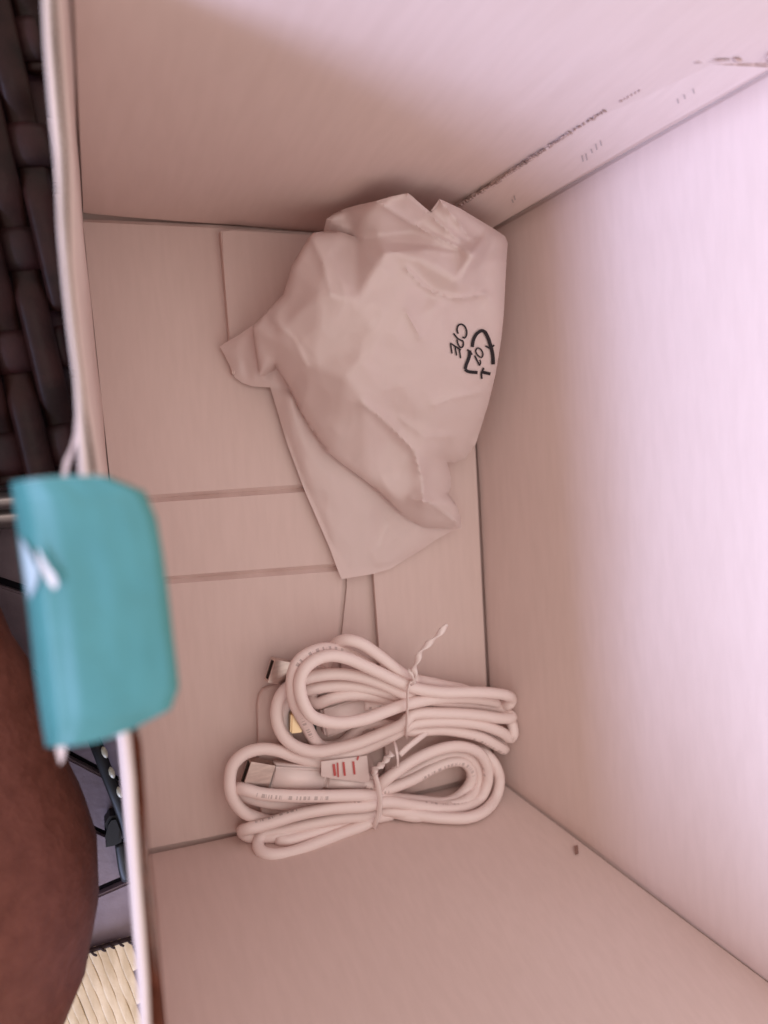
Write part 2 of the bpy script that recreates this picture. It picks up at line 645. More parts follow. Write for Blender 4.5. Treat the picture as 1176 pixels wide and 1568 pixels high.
for j in range(cols):
    edge.append(bm.faces.new((fr[nseg][j], bk[nseg][j], bk[nseg][j + 1], fr[nseg][j + 1])))
for e in edge:
    e.material_index = 1
gf = from_bm("glue_flap", bm, [M_card, M_torn], box)

# torn brown paper left along the top end and the cut edge of the flap
bm = bmesh.new()


def blob(px, py, ax, bx_, ang):
    c = [bm.verts.new(on_back(px + math.cos(ang) * math.cos(t) * ax * s - math.sin(ang) * math.sin(t) * bx_ * s,
                              py + math.sin(ang) * math.cos(t) * ax * s + math.cos(ang) * math.sin(t) * bx_ * s, T0 + .0003))
         for t, s in [(2 * math.pi * q / 9, random.uniform(.75, 1.15)) for q in range(9)]]
    ctr = bm.verts.new(on_back(px, py, T0 + .0012))
    for q in range(9):
        bm.faces.new((c[q], c[(q + 1) % 9], ctr))


blob(1066, 95, 15, 5, -.1)
blob(1100, 93, 22, 2.5, -.05)
blob(1128, 93, 9, 3.5, .2)
blob(1176, 92, 5, 9, 0)
for (x0, y0, x1, y1, n) in ((706, 314, 742, 291, 9), (742, 291, 765, 277, 8), (766, 275, 832, 231, 17), (842, 224, 868, 207, 8), (872, 204, 900, 186, 5), (905, 183, 925, 170, 5), (950, 155, 978, 139, 6)):
    for q in range(n):
        t = q / (n - 1)
        blob(x0 + (x1 - x0) * t, y0 + (y1 - y0) * t, random.uniform(2.5, 5.5), random.uniform(1.8, 3.2), random.uniform(-1.2, .4))
from_bm("torn_paper", bm, M_torn, gf)
# small press marks on the flap
M_mark = mat("press_mark", (0.42, 0.33, 0.31), 0.7, 0.2)
for (x, y, h) in ((890, 239, 8), (896, 236, 9), (904, 229, 5), (911, 221, 8), (918, 216, 7), (786, 300, 6), (783, 306, 4), (1036, 152, 6), (1046, 146, 5), (1060, 137, 6)):
    from_py("press_mark", [on_back(x + a, y + c, T0 + .0002) for a, c in ((0, 0), (2, -1), (4, h), (2, h + 1))], [(0, 1, 2, 3)], M_mark, gf)

M_speck = mat("brown_speck", (0.26, 0.15, 0.125), 0.8, 0.1)
from_py("scuff_mark", [on_plane(x, y, pFL - nFront * .0016, nFront) for x, y in ((879, 1295), (885, 1294), (886, 1307), (881, 1309))], [(0, 1, 2, 3)], M_speck, wf)

# bottom boards
base = prism("bottom_board", [(pFL.x - .004, pFL.y - .003), (pFR.x + .003, pFR.y - .003), (pBR.x + .003, pBR.y + .003), (pBL.x - .004, pBL.y + .003)],
             -.0058, -.0036, M_cardf, box)


def px_poly(pts, z):
    return [(U(x, y, z).x, U(x, y, z).y) for x, y in pts]


# large flap with two scored creases
rowsL = [(126, 334), (127, 340), (171.5, 762), (172.5, 768), (173.5, 774), (183.7, 888), (184.5, 894), (185.3, 900), (194, 985), (223, 1302)]
rowsR = [(520, 352), (520, 358), (527, 737), (527, 743), (527, 749), (526, 862), (526, 868), (526, 874), (516, 985), (516, 1245)]
dep = [-.0012, 0, 0, -.0028, 0, 0, -.0028, 0, 0, -.001]
vs, fs = [], []
nc = 40
for (l, r_, d) in zip(rowsL, rowsR, dep):
    for i in range(nc + 1):
        t = i / nc
        p = U(l[0] + (r_[0] - l[0]) * t, l[1] + (r_[1] - l[1]) * t, 0)
        vs.append(p + Vector((0, 0, d * (0.8 + .3 * noise.noise(Vector((t * 9, d * 99, l[1]))))) ))
for j in range(len(rowsL) - 1):
    for i in range(nc):
        k = j * (nc + 1) + i
        fs.append((k, k + nc + 1, k + nc + 2, k + 1))
bf = from_py("bottom_flap", vs, fs, M_cardf, box, False)
sm = bf.modifiers.new("thick", 'SOLIDIFY')
sm.thickness = 0.0022
sm.offset = -1 if bf.data.polygons[0].normal.z > 0 else 1
# raised rectangular flap by the back wall, flap along the right wall, rounded flap by the front
prism("bottom_flap", px_poly([(338, 353), (356, 352.5), (600, 366), (606, 590), (356, 572), (345, 440)], .0046), 0.0003, .0046, M_cardf, box, 0.0005)
prism("bottom_flap", px_poly([(552, 600), (572, 880), (580, 985), (589, 1120), (592, 1225), (752, 1184), (727, 670), (711, 378), (540, 368)], .0008), -.0012, .0008, M_cardf, box, 0.0004)
mid = prism("bottom_flap", px_poly([(531, 372), (600, 372), (612, 1230), (524, 1235), (522, 985), (531, 900)], -.0024), -.0035, -.0024, M_cardf, box, 0.0003)
prism("bottom_flap", px_poly([(401, 1272), (396, 1140), (394.5, 1080), (397, 1066), (404, 1056), (416, 1051), (430, 1049), (519, 1044), (575, 1180), (590, 1226)], .003),
      .0003, .003, M_cardf, box, 0.0004)

# teal paper tab folded over the rim
tabL = [(16, 738), (20, 770), (26, 810), (31, 850), (37, 890), (43, 935), (48, 980), (53, 1030), (59, 1075), (64, 1110), (70, 1144)]
tabR = [(165, 729), (222, 752), (240, 795), (249, 845), (256, 895), (261, 935), (266, 980), (271, 1020), (274, 1052), (262, 1086), (205, 1116)]
tz = [(0.0, .1625), (0.03, .1655), (.07, .1677), (.14, .1692), (.3, .1705), (.6, .1715), (.8, .172), (.94, .1722), (1.0, .1715)]


def tab_z(s, t):
    for (s0, z0), (s1, z1) in zip(tz, tz[1:]):
        if s <= s1:
            z = z0 + (z1 - z0) * (s - s0) / (s1 - s0)
            break
    return z + .0004 * noise.noise(Vector((s * 2.2, t * 3.5, 2))) + .00012 * noise.noise(Vector((s * 7, t * 5, 5)))


def rowlerp(tab, t):
    f_ = t * (len(tab) - 1)
    k = min(int(f_), len(tab) - 2)
    return Vector(tab[k]).lerp(Vector(tab[k + 1]), f_ - k)


vs, fs = [], []
ns, ntt = 44, 60
for j in range(ntt + 1):
    t = j / ntt
    l, r_ = rowlerp(tabL, t), rowlerp(tabR, t)
    if j == 0:
        vs_top = (l, r_)
    for i in range(ns + 1):
        s = (i / ns) ** 1.15
        p = l.lerp(r_, s)
        if t < .06:
            p.y += (-4 * math.sin(s * math.pi)) * (1 - t / .06)
        if t > .94:
            p.y += 8 * math.sin(s * math.pi) * ((t - .94) / .06)
        vs.append(U(p.x, p.y, tab_z(s, t)))
for j in range(ntt):
    for i in range(ns):
        k = j * (ns + 1) + i
        fs.append((k, k + ns + 1, k + ns + 2, k + 1))
tabo = from_py("paper_tab", vs, fs, [M_teal, M_tealback], box, True)
tabo['label'] = "teal paper tab with rounded corners folded over the rim"
sm = tabo.modifiers.new("thick", 'SOLIDIFY')
sm.thickness = 0.0005
sm.offset = -1 if tabo.data.polygons[len(fs) // 2].normal.z > 0 else 1
sm.material_offset_rim = 1
sm.material_offset = 1


def on_tab(px, py, dz):
    best = None
    for it in range(200):
        t = it / 199
        l, r_ = rowlerp(tabL, t), rowlerp(tabR, t)
        if r_.x - l.x < 1:
            continue
        s = min(1, max(0, (px - l.x) / (r_.x - l.x)))
        q = l.lerp(r_, s)
        e = abs(q.y - py)
        if best is None or e < best[0]:
            best = (e, s, t)
    return U(px, py, tab_z(best[1], best[2]) + dz)


def fan_patch(name, pts, fn, mt, parent, sub=3):
    bm = bmesh.new()
    v = [bm.verts.new((x, y, 0)) for x, y in pts]
    bm.faces.new(v)
    bmesh.ops.triangulate(bm, faces=bm.faces)
    bmesh.ops.subdivide_edges(bm, edges=bm.edges, cuts=sub, use_grid_fill=True)
    for q in bm.verts:
        q.co = fn(q.co.x, q.co.y)
    bmesh.ops.recalc_face_normals(bm, faces=bm.faces)
    return from_bm(name, bm, mt, parent, True)


M_scuff = mat("bare_paper", (0.36, 0.42, 0.44), 0.6, 0.3)
fan_patch("torn_patch", [(30, 822), (38, 832), (46, 846), (54, 862), (60, 874), (58, 888), (54, 900), (46, 918), (42, 905), (36, 870)],
          lambda x, y: on_tab(x, y, .0011), M_scuff, tabo)
M_core = mat("paper_fibre", (0.62, 0.56, 0.56), 0.7, 0.2)
fan_patch("torn_patch", [(56, 838), (64, 852), (74, 868), (84, 880), (89, 895), (84, 903), (76, 896), (69, 882), (60, 862)],
          lambda x, y: on_tab(x, y, .0013), M_core, tabo)
# torn liner tips above and below the tab
fan_patch("torn_liner", [(80, 1120), (100, 1120), (101, 1148), (97, 1164), (92, 1171), (86, 1150)], lambda x, y: U(x, y, .158 + (1171 - y) * .00002), M_liner, tabo)
fan_patch("torn_liner", [(116, 636), (114, 664), (108, 686), (98, 706), (92, 740), (99, 748), (105, 716), (113, 690), (122, 668)], lambda x, y: U(x, y, .153), M_liner, left)

# ------------------------------------------------------------------ crumpled plastic bag
main_out = [(480, 357), (500, 354), (523, 356), (545, 363), (536, 354), (520, 347), (506, 343), (500, 336), (512, 327), (528, 320), (550, 314), (577, 308), (601, 301), (625, 296), (643, 312), (660, 326), (668, 318), (673, 305), (705, 320),
            (730, 335), (755, 350), (773, 362), (777, 372), (775, 400), (773, 440), (771, 480), (767, 520), (759, 570), (747, 620), (728, 680),
            (712, 702), (696, 708), (684, 707), (690, 730), (690, 745), (686, 756), (698, 772), (704, 790), (707, 809), (680, 809), (650, 807),
            (630, 798), (612, 785), (585, 758), (560, 736), (530, 714), (502, 692), (482, 665), (462, 632), (442, 592), (420, 556), (398, 575), (392, 540), (387, 500),
            (410, 475), (434, 451), (441, 430), (447, 408), (460, 386), (472, 366)]
ctrl = [(480, 357, 40), (523, 354, 39), (545, 363, 36), (500, 353, 39), (541, 353, 36), (522, 346, 35), (502, 345, 34), (500, 336, 35), (528, 320, 38), (560, 338, 47), (577, 308, 57), (601, 301, 60), (625, 296, 62), (660, 326, 50), (673, 305, 56),
        (705, 320, 52), (755, 350, 42), (777, 372, 38), (580, 360, 45), (620, 356, 44), (665, 362, 47), (700, 378, 48), (727, 391, 56), (738, 398, 45),
        (590, 388, 51), (640, 395, 53), (700, 430, 52), (700, 457, 45), (660, 446, 44), (622, 412, 48), (742, 450, 42), (775, 400, 41), (771, 480, 40),
        (759, 570, 33), (747, 620, 27), (728, 680, 18), (472, 366, 39), (447, 408, 36), (434, 451, 31), (410, 475, 27), (387, 500, 24), (398, 575, 14),
        (420, 556, 20), (442, 592, 16), (462, 632, 14), (502, 692, 14), (560, 736, 13), (612, 785, 12), (650, 807, 10), (707, 809, 13),
        (698, 772, 18), (690, 742, 14), (684, 707, 13), (712, 702, 15), (648, 768, 22), (612, 760, 17), (645, 700, 21), (655, 640, 29), (560, 620, 33),
        (580, 520, 46), (500, 400, 44), (490, 450, 46), (640, 515, 45), (630, 490, 48), (480, 560, 34), (520, 640, 25), (560, 690, 20), (700, 620, 30), (610, 655, 25), (596, 668, 21), (670, 690, 20),
        (700, 520, 41), (735, 480, 40), (545, 460, 49), (440, 500, 33), (420, 520, 28), (530, 580, 40), (600, 580, 38), (640, 740, 20), (665, 790, 15), (690, 660, 24), (720, 560, 37)]
tail_out = [(337, 531), (345, 525), (366, 513), (387, 498), (430, 520), (480, 600), (540, 680), (610, 740), (660, 770), (690, 780), (707, 808), (688, 815), (668, 826), (645, 842), (620, 857),
            (598, 871), (570, 879), (540, 884), (523, 887), (516, 870), (506, 842), (486, 796), (466, 750), (452, 712), (440, 680), (427, 636), (414, 593), (400, 592), (385, 591), (371, 586), (359, 577), (353, 562), (345, 545)]
tctrl = [(337, 531, 5), (345, 525, 6), (387, 498, 15), (430, 520, 13), (480, 600, 9), (540, 680, 8), (610, 740, 7), (660, 770, 7), (707, 808, 9), (668, 826, 5), (645, 842, 4.5),
         (598, 871, 3.2), (540, 884, 2.6), (523, 887, 2.2), (506, 842, 3), (466, 750, 3), (440, 680, 3.2), (414, 593, 5), (385, 591, 4.5), (359, 577, 4), (345, 545, 4.5),
         (397, 555, 13), (372, 548, 8), (378, 575, 5), (440, 610, 9), (470, 690, 7), (505, 730, 8), (560, 790, 6.5), (520, 790, 5.5), (600, 830, 5.5), (560, 850, 4), (640, 810, 7), (590, 800, 4)]


RIDGES = [(4.0, 13, [(622, 412), (645, 436), (665, 449), (700, 457), (742, 450)]), (3.5, 12, [(577, 308), (620, 335), (665, 362), (700, 378), (716, 386)]),
          (3.0, 10, [(625, 296), (670, 340), (712, 376)]), (3.0, 9, [(673, 305), (700, 340), (722, 368)]),
          (2.2, 9, [(622, 478), (634, 500), (642, 516)]), (4.5, 16, [(556, 618), (575, 632), (600, 655), (634, 690), (646, 730), (648, 768)]),
          (2.0, 16, [(476, 362), (494, 400), (506, 450)]), (2.0, 10, [(590, 388), (660, 383), (700, 388)]),
          (-2.4, 12, [(600, 372), (650, 374), (700, 386)]), (2.0, 12, [(665, 620), (690, 610), (735, 600)]), (1.2, 14, [(612, 640), (650, 668), (690, 668)]),
          (3.0, 9, [(630, 764), (660, 770), (700, 800)]), (1.6, 9, [(420, 490), (450, 520), (470, 560)])]


def ridges(x, y):
    v = 0
    for amp, wd, pl in RIDGES:
        d = 1e9
        for (x0, y0), (x1, y1) in zip(pl, pl[1:]):
            dx, dy = x1 - x0, y1 - y0
            t = max(0, min(1, ((x - x0) * dx + (y - y0) * dy) / (dx * dx + dy * dy)))
            d = min(d, math.hypot(x - x0 - t * dx, y - y0 - t * dy))
        if d < wd * 2:
            v += .58 * amp * math.exp(-abs(d) / wd * 1.6) * (1 - d / (wd * 2))
    return v


def make_height(cpts, soft):
    co, _, tris = delaunay_2d_cdt([Vector((p[0], p[1])) for p in cpts], [], [], 0, 1e-6)[:3]
    zmap = {}
    for c in co:
        zmap[tuple(c)] = min(cpts, key=lambda p: (p[0] - c.x) ** 2 + (p[1] - c.y) ** 2)[2]
    T = [[(co[i].x, co[i].y, zmap[tuple(co[i])]) for i in t] for t in tris]
    D = []
    for (a, b_, c) in T:
        den = (b_[1] - c[1]) * (a[0] - c[0]) + (c[0] - b_[0]) * (a[1] - c[1])
        if abs(den) > 1e-9:
            D.append((a, b_, c, den))

    def raw(x, y):
        bz, bm_ = None, -1e9
        for (a, b_, c, den) in D:
            l1 = ((b_[1] - c[1]) * (x - c[0]) + (c[0] - b_[0]) * (y - c[1])) / den
            l2 = ((c[1] - a[1]) * (x - c[0]) + (a[0] - c[0]) * (y - c[1])) / den
            l3 = 1 - l1 - l2
            mn = min(l1, l2, l3)
            if mn > bm_:
                bm_ = mn
                bz = l1 * a[2] + l2 * b_[2] + l3 * c[2]
                if mn >= 0:
                    return bz
        return bz

    offs = [(0, 0)] + [(math.cos(k * math.pi / 3) * soft, math.sin(k * math.pi / 3) * soft) for k in range(6)]
    return lambda x, y: sum(raw(x + a, y + b_) for a, b_ in offs) / len(offs)


h_base = make_height(ctrl, 6)
h_main = lambda x, y: h_base(x, y) + ridges(x, y)
h_tail = make_height(tctrl, 4)


def inside(x, y, poly):
    r_ = False
    for (x0, y0), (x1, y1) in zip(poly, poly[1:] + poly[:1]):
        if (y0 > y) != (y1 > y) and x < (x1 - x0) * (y - y0) / (y1 - y0) + x0:
            r_ = not r_
    return r_


def edge_dist(x, y, poly):
    bd = 1e9
    for (x0, y0), (x1, y1) in zip(poly, poly[1:] + poly[:1]):
        dx, dy = x1 - x0, y1 - y0
        t = max(0, min(1, ((x - x0) * dx + (y - y0) * dy) / (dx * dx + dy * dy)))
        bd = min(bd, math.hypot(x - x0 - t * dx, y - y0 - t * dy))
    return bd


def creases(x, y, s):
    v = 0
    for (sc, am) in ((0.012, 1.0), (0.028, .45)):
        n_ = noise.noise(Vector((x * sc + .6 * noise.noise(Vector((x * .01, y * .01, s))), y * sc * .7, s)))
        v += am * (1 - abs(n_) * 3.2)
    return v


def densify(poly, step):
    out = []
    for (x0, y0), (x1, y1) in zip(poly, poly[1:] + poly[:1]):
        n_ = max(1, int(math.hypot(x1 - x0, y1 - y0) / step))
        for k in range(n_):
            out.append((x0 + (x1 - x0) * k / n_, y0 + (y1 - y0) * k / n_))
    return out


def z_fit(px, py, z, m_=0.0032):
    """lift a point until it is clear of the walls"""
    for _ in range(80):
        q = U(px, py, z)
        if (q - pFL).dot(nFront) < -m_ and (q - pBR).dot(nRight) < -m_ and (q - pBL).dot(nBack) < -m_:
            return z
        z += 0.001
    return z


def sheet(name, poly, hf, cr, pillow, seed, skirt, mt, parent, step=3.6):
    bd = densify(poly, step)
    pts = [Vector(p) for p in bd]
    nb = len(pts)
    x0, x1 = min(p[0] for p in bd), max(p[0] for p in bd)
    y0, y1 = min(p[1] for p in bd), max(p[1] for p in bd)
    y = y0
    k = 0
    while y < y1:
        x = x0 + (step / 2 if k % 2 else 0)
        while x < x1:
            if inside(x, y, poly) and edge_dist(x, y, poly) > step * .6:
                pts.append(Vector((x + random.uniform(-.3, .3), y + random.uniform(-.3, .3))))
            x += step
        y += step * .87
        k += 1
    co, ed, tri = delaunay_2d_cdt(pts, [(i, (i + 1) % nb) for i in range(nb)], [], 1, 1e-5)[:3]
    vs = []
    for c in co:
        d = edge_dist(c.x, c.y, poly)
        z = hf(c.x, c.y) / 1000 + cr * creases(c.x, c.y, seed) * min(1, d / 14) - pillow * math.exp(-d / 5.0)
        z = z_fit(c.x, c.y, max(.0032, z))
        vs.append(U(c.x, c.y, z))
    me = bpy.data.meshes.new(name)
    bm = bmesh.new()
    bv = [bm.verts.new(v) for v in vs]
    for t in tri:
        try:
            bm.faces.new([bv[i] for i in t])
        except ValueError:
            pass
    bmesh.ops.recalc_face_normals(bm, faces=bm.faces)
    if sum(f_.normal.z for f_ in bm.faces) < 0:
        bmesh.ops.reverse_faces(bm, faces=bm.faces)
    if skirt:
        be = [e for e in bm.edges if len(e.link_faces) == 1]
        cen = sum((v.co for v in bm.verts), Vector()) / len(bm.verts)
        ex = bmesh.ops.extrude_edge_only(bm, edges=be)
        for v in ex['geom']:
            if isinstance(v, bmesh.types.BMVert):
                d = (cen - v.co)
                d.z = 0
                v.co += d.normalized() * .007
                v.co.z = max(.0036, v.co.z - skirt)
    bm.to_mesh(me)
    bm.free()
    return link(name, me, mt, parent, True)


bag = thing("plastic_bag", "crumpled frosted white plastic bag with black recycling mark, in the far corner of the box", "bag", U(580, 600, .002))
body = sheet("bag_body", main_out, h_main, .0006, .002, 3.1, .02, M_bag, bag)
tail = sheet("bag_tail", tail_out, h_tail, .0007, .0008, 8.4, 0, M_bag, bag)
for o in (body, tail):
    sm = o.modifiers.new("film", 'SOLIDIFY')
    sm.thickness = .00025
    sm.offset = 0


def bag_z(x, y, dz):
    d = edge_dist(x, y, main_out)
    z = h_main(x, y) / 1000 + .0006 * creases(x, y, 3.1) * min(1, d / 14) - .002 * math.exp(-d / 5.0)
    return U(x, y, z_fit(x, y, max(.0032, z)) + dz)


def strokes(name, lines, fn, mt, parent):
    """flat ink ribbons; every line is (width, points) in the picture's pixels"""
    vs, fs = [], []
    for (wd, pts) in lines:
        P = [p.xy for p in catmull([(x, y, 0) for x, y in pts], 1.6)] if len(pts) > 2 else [Vector(pts[0]).lerp(Vector(pts[1]), k / 6) for k in range(7)]
        n0 = len(vs)
        for i, p in enumerate(P):
            a = P[max(0, i - 1)]
            b_ = P[min(len(P) - 1, i + 1)]
            d = (b_ - a)
            d = Vector((-d.y, d.x)).normalized() * wd / 2
            vs += [fn(p.x + d.x, p.y + d.y), fn(p.x, p.y), fn(p.x - d.x, p.y - d.y)]
        for i in range(len(P) - 1):
            k = n0 + i * 3
            fs += [(k, k + 3, k + 4, k + 1), (k + 1, k + 4, k + 5, k + 2)]
    return from_py(name, vs, fs, mt, parent)


def zz(pts, sc=8.4, x0=660, y0=470):
    return [(x0 + x / sc, y0 + y / sc) for x, y in pts]


ink = lambda x, y: bag_z(x, y, .0007)
strokes("recycling_mark", [
    (5.0, zz([(533, 515), (545, 430), (590, 345), (655, 305), (700, 325)])),
    (5.6, zz([(695, 320), (735, 400), (765, 490), (795, 620), (800, 740)])),
    (2.6, zz([(700, 500), (760, 530), (815, 490)])),
    (5.0, zz([(500, 560), (492, 640), (452, 750), (440, 800)])),
    (2.6, zz([(465, 550), (500, 570), (530, 615)])),
    (4.8, zz([(440, 800), (470, 828), (600, 845)])),
    (4.8, zz([(650, 835), (765, 862)])),
    (2.8, zz([(680, 785), (650, 850), (655, 925)])),
    (2.2, zz([(600, 525), (575, 560), (600, 620), (650, 650), (670, 610), (640, 545), (600, 525)])),
    (2.4, zz([(562, 625), (595, 690), (625, 755)])), (2.0, zz([(625, 755), (640, 720), (630, 680)])),
], ink, M_ink, bag)
strokes("printed_letters", [
    (2.6, zz([(350, 345), (335, 290), (350, 240), (385, 222), (430, 245), (458, 310), (455, 370), (430, 400), (405, 385)])),
    (2.4, zz([(290, 340), (350, 410), (415, 440)])), (2.4, zz([(415, 440), (415, 500), (385, 525), (350, 480), (335, 420)])),
    (2.4, zz([(250, 465), (310, 505), (385, 555)])), (2.2, zz([(252, 470), (272, 600)])), (2.2, zz([(310, 505), (330, 625)])), (2.2, zz([(365, 545), (382, 660)])),
], ink, M_ink, bag)

# ------------------------------------------------------------------ the two coiled cables
def path(pts, r=.0024):
    out = []
    for (x, y, z) in pts:
        z = z_fit(x, y, z / 1000, r + .0012)
        z = max(z, .0026 + r)
        out.append(U(x, y, z))
    return out


CR = 0.0025
upper = thing("usb_cable", "upper coiled white cable, its tie's long twisted end pointing up at the bag", "cable", U(600, 1080, 0.002), "coiled white cables in the box")
A = [(556, 1080, 10), (585, 1077, 10), (605, 1078, 10), (626, 1080, 10),
     (680, 1086, 8), (740, 1090, 7), (768, 1092, 6), (781, 1095, 10), (784, 1098, 14), (769, 1100, 17), (733, 1095, 18), (679, 1092, 19), (629, 1095, 20),
     (619, 1107, 20), (587, 1122, 17), (550, 1137, 15), (512, 1147, 14), (484, 1151, 14), (460, 1146, 14), (439, 1133, 14), (427, 1114, 14), (423, 1090, 14), (429, 1066, 14), (443, 1050, 14),
     (465, 1040, 15), (490, 1034, 16), (520, 1032, 17), (550, 1036, 18), (580, 1045, 19), (613, 1060, 20), (628, 1066, 19),
     (690, 1077, 14), (745, 1082, 11), (772, 1090, 8), (784, 1110, 7), (786, 1124, 9), (782, 1130, 14), (768, 1121, 16), (738, 1110, 17), (679, 1104, 18), (629, 1109, 18),
     (617, 1117, 17), (578, 1138, 13), (540, 1152, 11), (512, 1158, 10), (484, 1159, 9), (458, 1152, 8), (442, 1135, 7), (435, 1112, 7), (434, 1090, 7), (442, 1070, 8),
     (460, 1060, 10), (479, 1055, 12), (503, 1051, 13), (531, 1050, 14), (568, 1055, 15), (609, 1066, 16), (628, 1074, 15),
     (690, 1100, 11), (745, 1122, 7), (768, 1140, 7), (772, 1147, 11), (762, 1142, 14), (733, 1127, 15), (679, 1117, 15), (629, 1119, 15),
     (600, 1112, 11), (560, 1110, 6), (520, 1140, 6), (492, 1142, 8), (480, 1131, 10), (470, 1112, 14), (460, 1094, 18), (451, 1076, 21), (447, 1056, 22), (448, 1034, 22), (456, 1014, 22), (474, 1000, 21), (500, 993, 18),
     (535, 1003, 15), (580, 1030, 15), (617, 1052, 18), (632, 1058, 18),
     (680, 1068, 12), (730, 1076, 8), (765, 1082, 7), (780, 1078, 10), (783, 1071, 15), (776, 1065, 19), (751, 1061, 21), (715, 1060, 22), (675, 1060, 22), (632, 1053, 22),
     (615, 1046, 23), (568, 1024, 23), (531, 1008, 23), (505, 1004, 24), (482, 1011, 25), (466, 1025, 26), (459, 1043, 26), (460, 1062, 26), (466, 1080, 26), (477, 1096, 26), (496, 1104, 26), (522, 1107, 25), (559, 1101, 24), (587, 1091, 23), (617, 1080, 22),
     (632, 1076, 22), (665, 1070, 20), (700, 1068, 17), (735, 1071, 14), (760, 1078, 11), (755, 1086, 8), (720, 1060, 8), (680, 1050, 12), (640, 1042, 15),
     (632, 1040, 19), (615, 1031, 20), (578, 1002, 20), (552, 985, 20), (531, 980, 18), (516, 985, 14), (507, 998, 10), (500, 1015, 7), (490, 1040, 6), (478, 1070, 8), (486, 1077, 11), (505, 1070, 13), (531, 1064, 14), (559, 1064, 14), (597, 1072, 13), (620, 1080, 12), (625, 1100, 8), (600, 1115, 5), (560, 1090, 5), (525, 1058, 6), (505, 1048, 7)]
tube("cord", catmull(path(A)), CR, M_cordprint, upper)
# plug with the gold shell
axu = (U(560, 1084, .012) - U(492, 1106, .012)).normalized()
up = Vector((0, 0, 1))


def frame(a, b_, za, zb):
    p, q = U(*a, za), U(*b_, zb)
    ax = (q - p).normalized()
    ay = up.cross(ax).normalized()
    return p, q, ax, ay, ax.cross(ay)


p, q, ax, ay, az = frame((492, 1104), (559, 1084), .0085, .0085)
h1 = obox("plug_housing", (p + q) / 2, ax, ay, az, (q - p).length / 2, .0068, .0036, M_house, upper, .0012, 3, .86, True)
p2, q2, ax, ay, az = frame((466, 1106), (491, 1103), .009, .009)
obox("plug_collar", (p2 + q2) / 2, ax, ay, az, .0012, .0042, .0022, M_black, h1, .0004)
p3, q3, ax, ay, az = frame((443, 1106), (463, 1104), .010, .010)
obox("plug_shell", (p3 + q3) / 2, ax, ay, az, .0027, .0042, .0022, M_gold, h1, .0006)
# the other plug looks out at the upper left of the coil
def shell(name, a, b_, za, zb, hw, hh, mt, parent):
    """hollow metal plug shell open at end a"""
    p, q, ax, ay, az = frame(a, b_, za, zb)
    bm = bmesh.new()
    n_ = 0
    R_ = []
    for (c, k) in ((q, 1), (p, 1), (p, .84), (p + (q - p) * .8, .84)):
        R_.append([bm.verts.new(c + ay * (sy * (hw - (1 - k) * .006)) + az * (sz * (hh - (1 - k) * .0045))) for sy, sz in ((-1, -1), (1, -1), (1, 1), (-1, 1))])
    for a_, b2_ in zip(R_, R_[1:]):
        for i in range(4):
            bm.faces.new((a_[i], a_[(i + 1) % 4], b2_[(i + 1) % 4], b2_[i]))
    bm.faces.new(R_[3])
    bm.faces.new(R_[0][::-1])
    o = from_bm(name, bm, mt, parent)
    obox("plug_tongue", p + (q - p) * .55 + az * (hh * .3), ax, ay, az, (q - p).length * .38, hw * .78, hh * .25, M_black, o)
    return o


p, q, ax, ay, az = frame((452, 1032), (508, 1046), .0085, .0085)
h2 = obox("plug_housing", (p + q) / 2, ax, ay, az, (q - p).length / 2, .0062, .0034, M_house, upper, .0012, 3, .85, True)
shell("plug_shell", (413, 1025), (453, 1033), .0105, .009, .0048, .0022, M_shell, h2)


def strap(name, pts, wd, mt, parent, flat=.25, twist=0, up0=None, r=.0):
    return tube(name, catmull([U(x, y, z / 1000) for x, y, z in pts], .0008), wd * .65, mt, parent, 8, flat, twist, up0)


strap("twist_tie", [(640, 1060, 8), (634, 1044, 18), (627, 1046, 25.5), (624, 1058, 27), (624, 1080, 27), (623, 1100, 26), (622, 1118, 23), (622, 1127, 18), (626, 1130, 10)], .0019, M_tie, upper, .3, 0, (0, 0, 1))
strap("twist_tie", [(628, 1047, 25), (634, 1042, 26), (636, 1034, 27), (634, 1024, 28), (640, 1009, 30), (644, 998, 31), (655, 987, 32), (668, 975, 33), (685, 956, 34)], .0021, M_tie, upper, .45, 420)
strap("twist_tie", [(636, 1046, 25), (632, 1038, 27), (629, 1030, 27), (626, 1024, 26)], .0013, M_tie, upper, .45, 420)

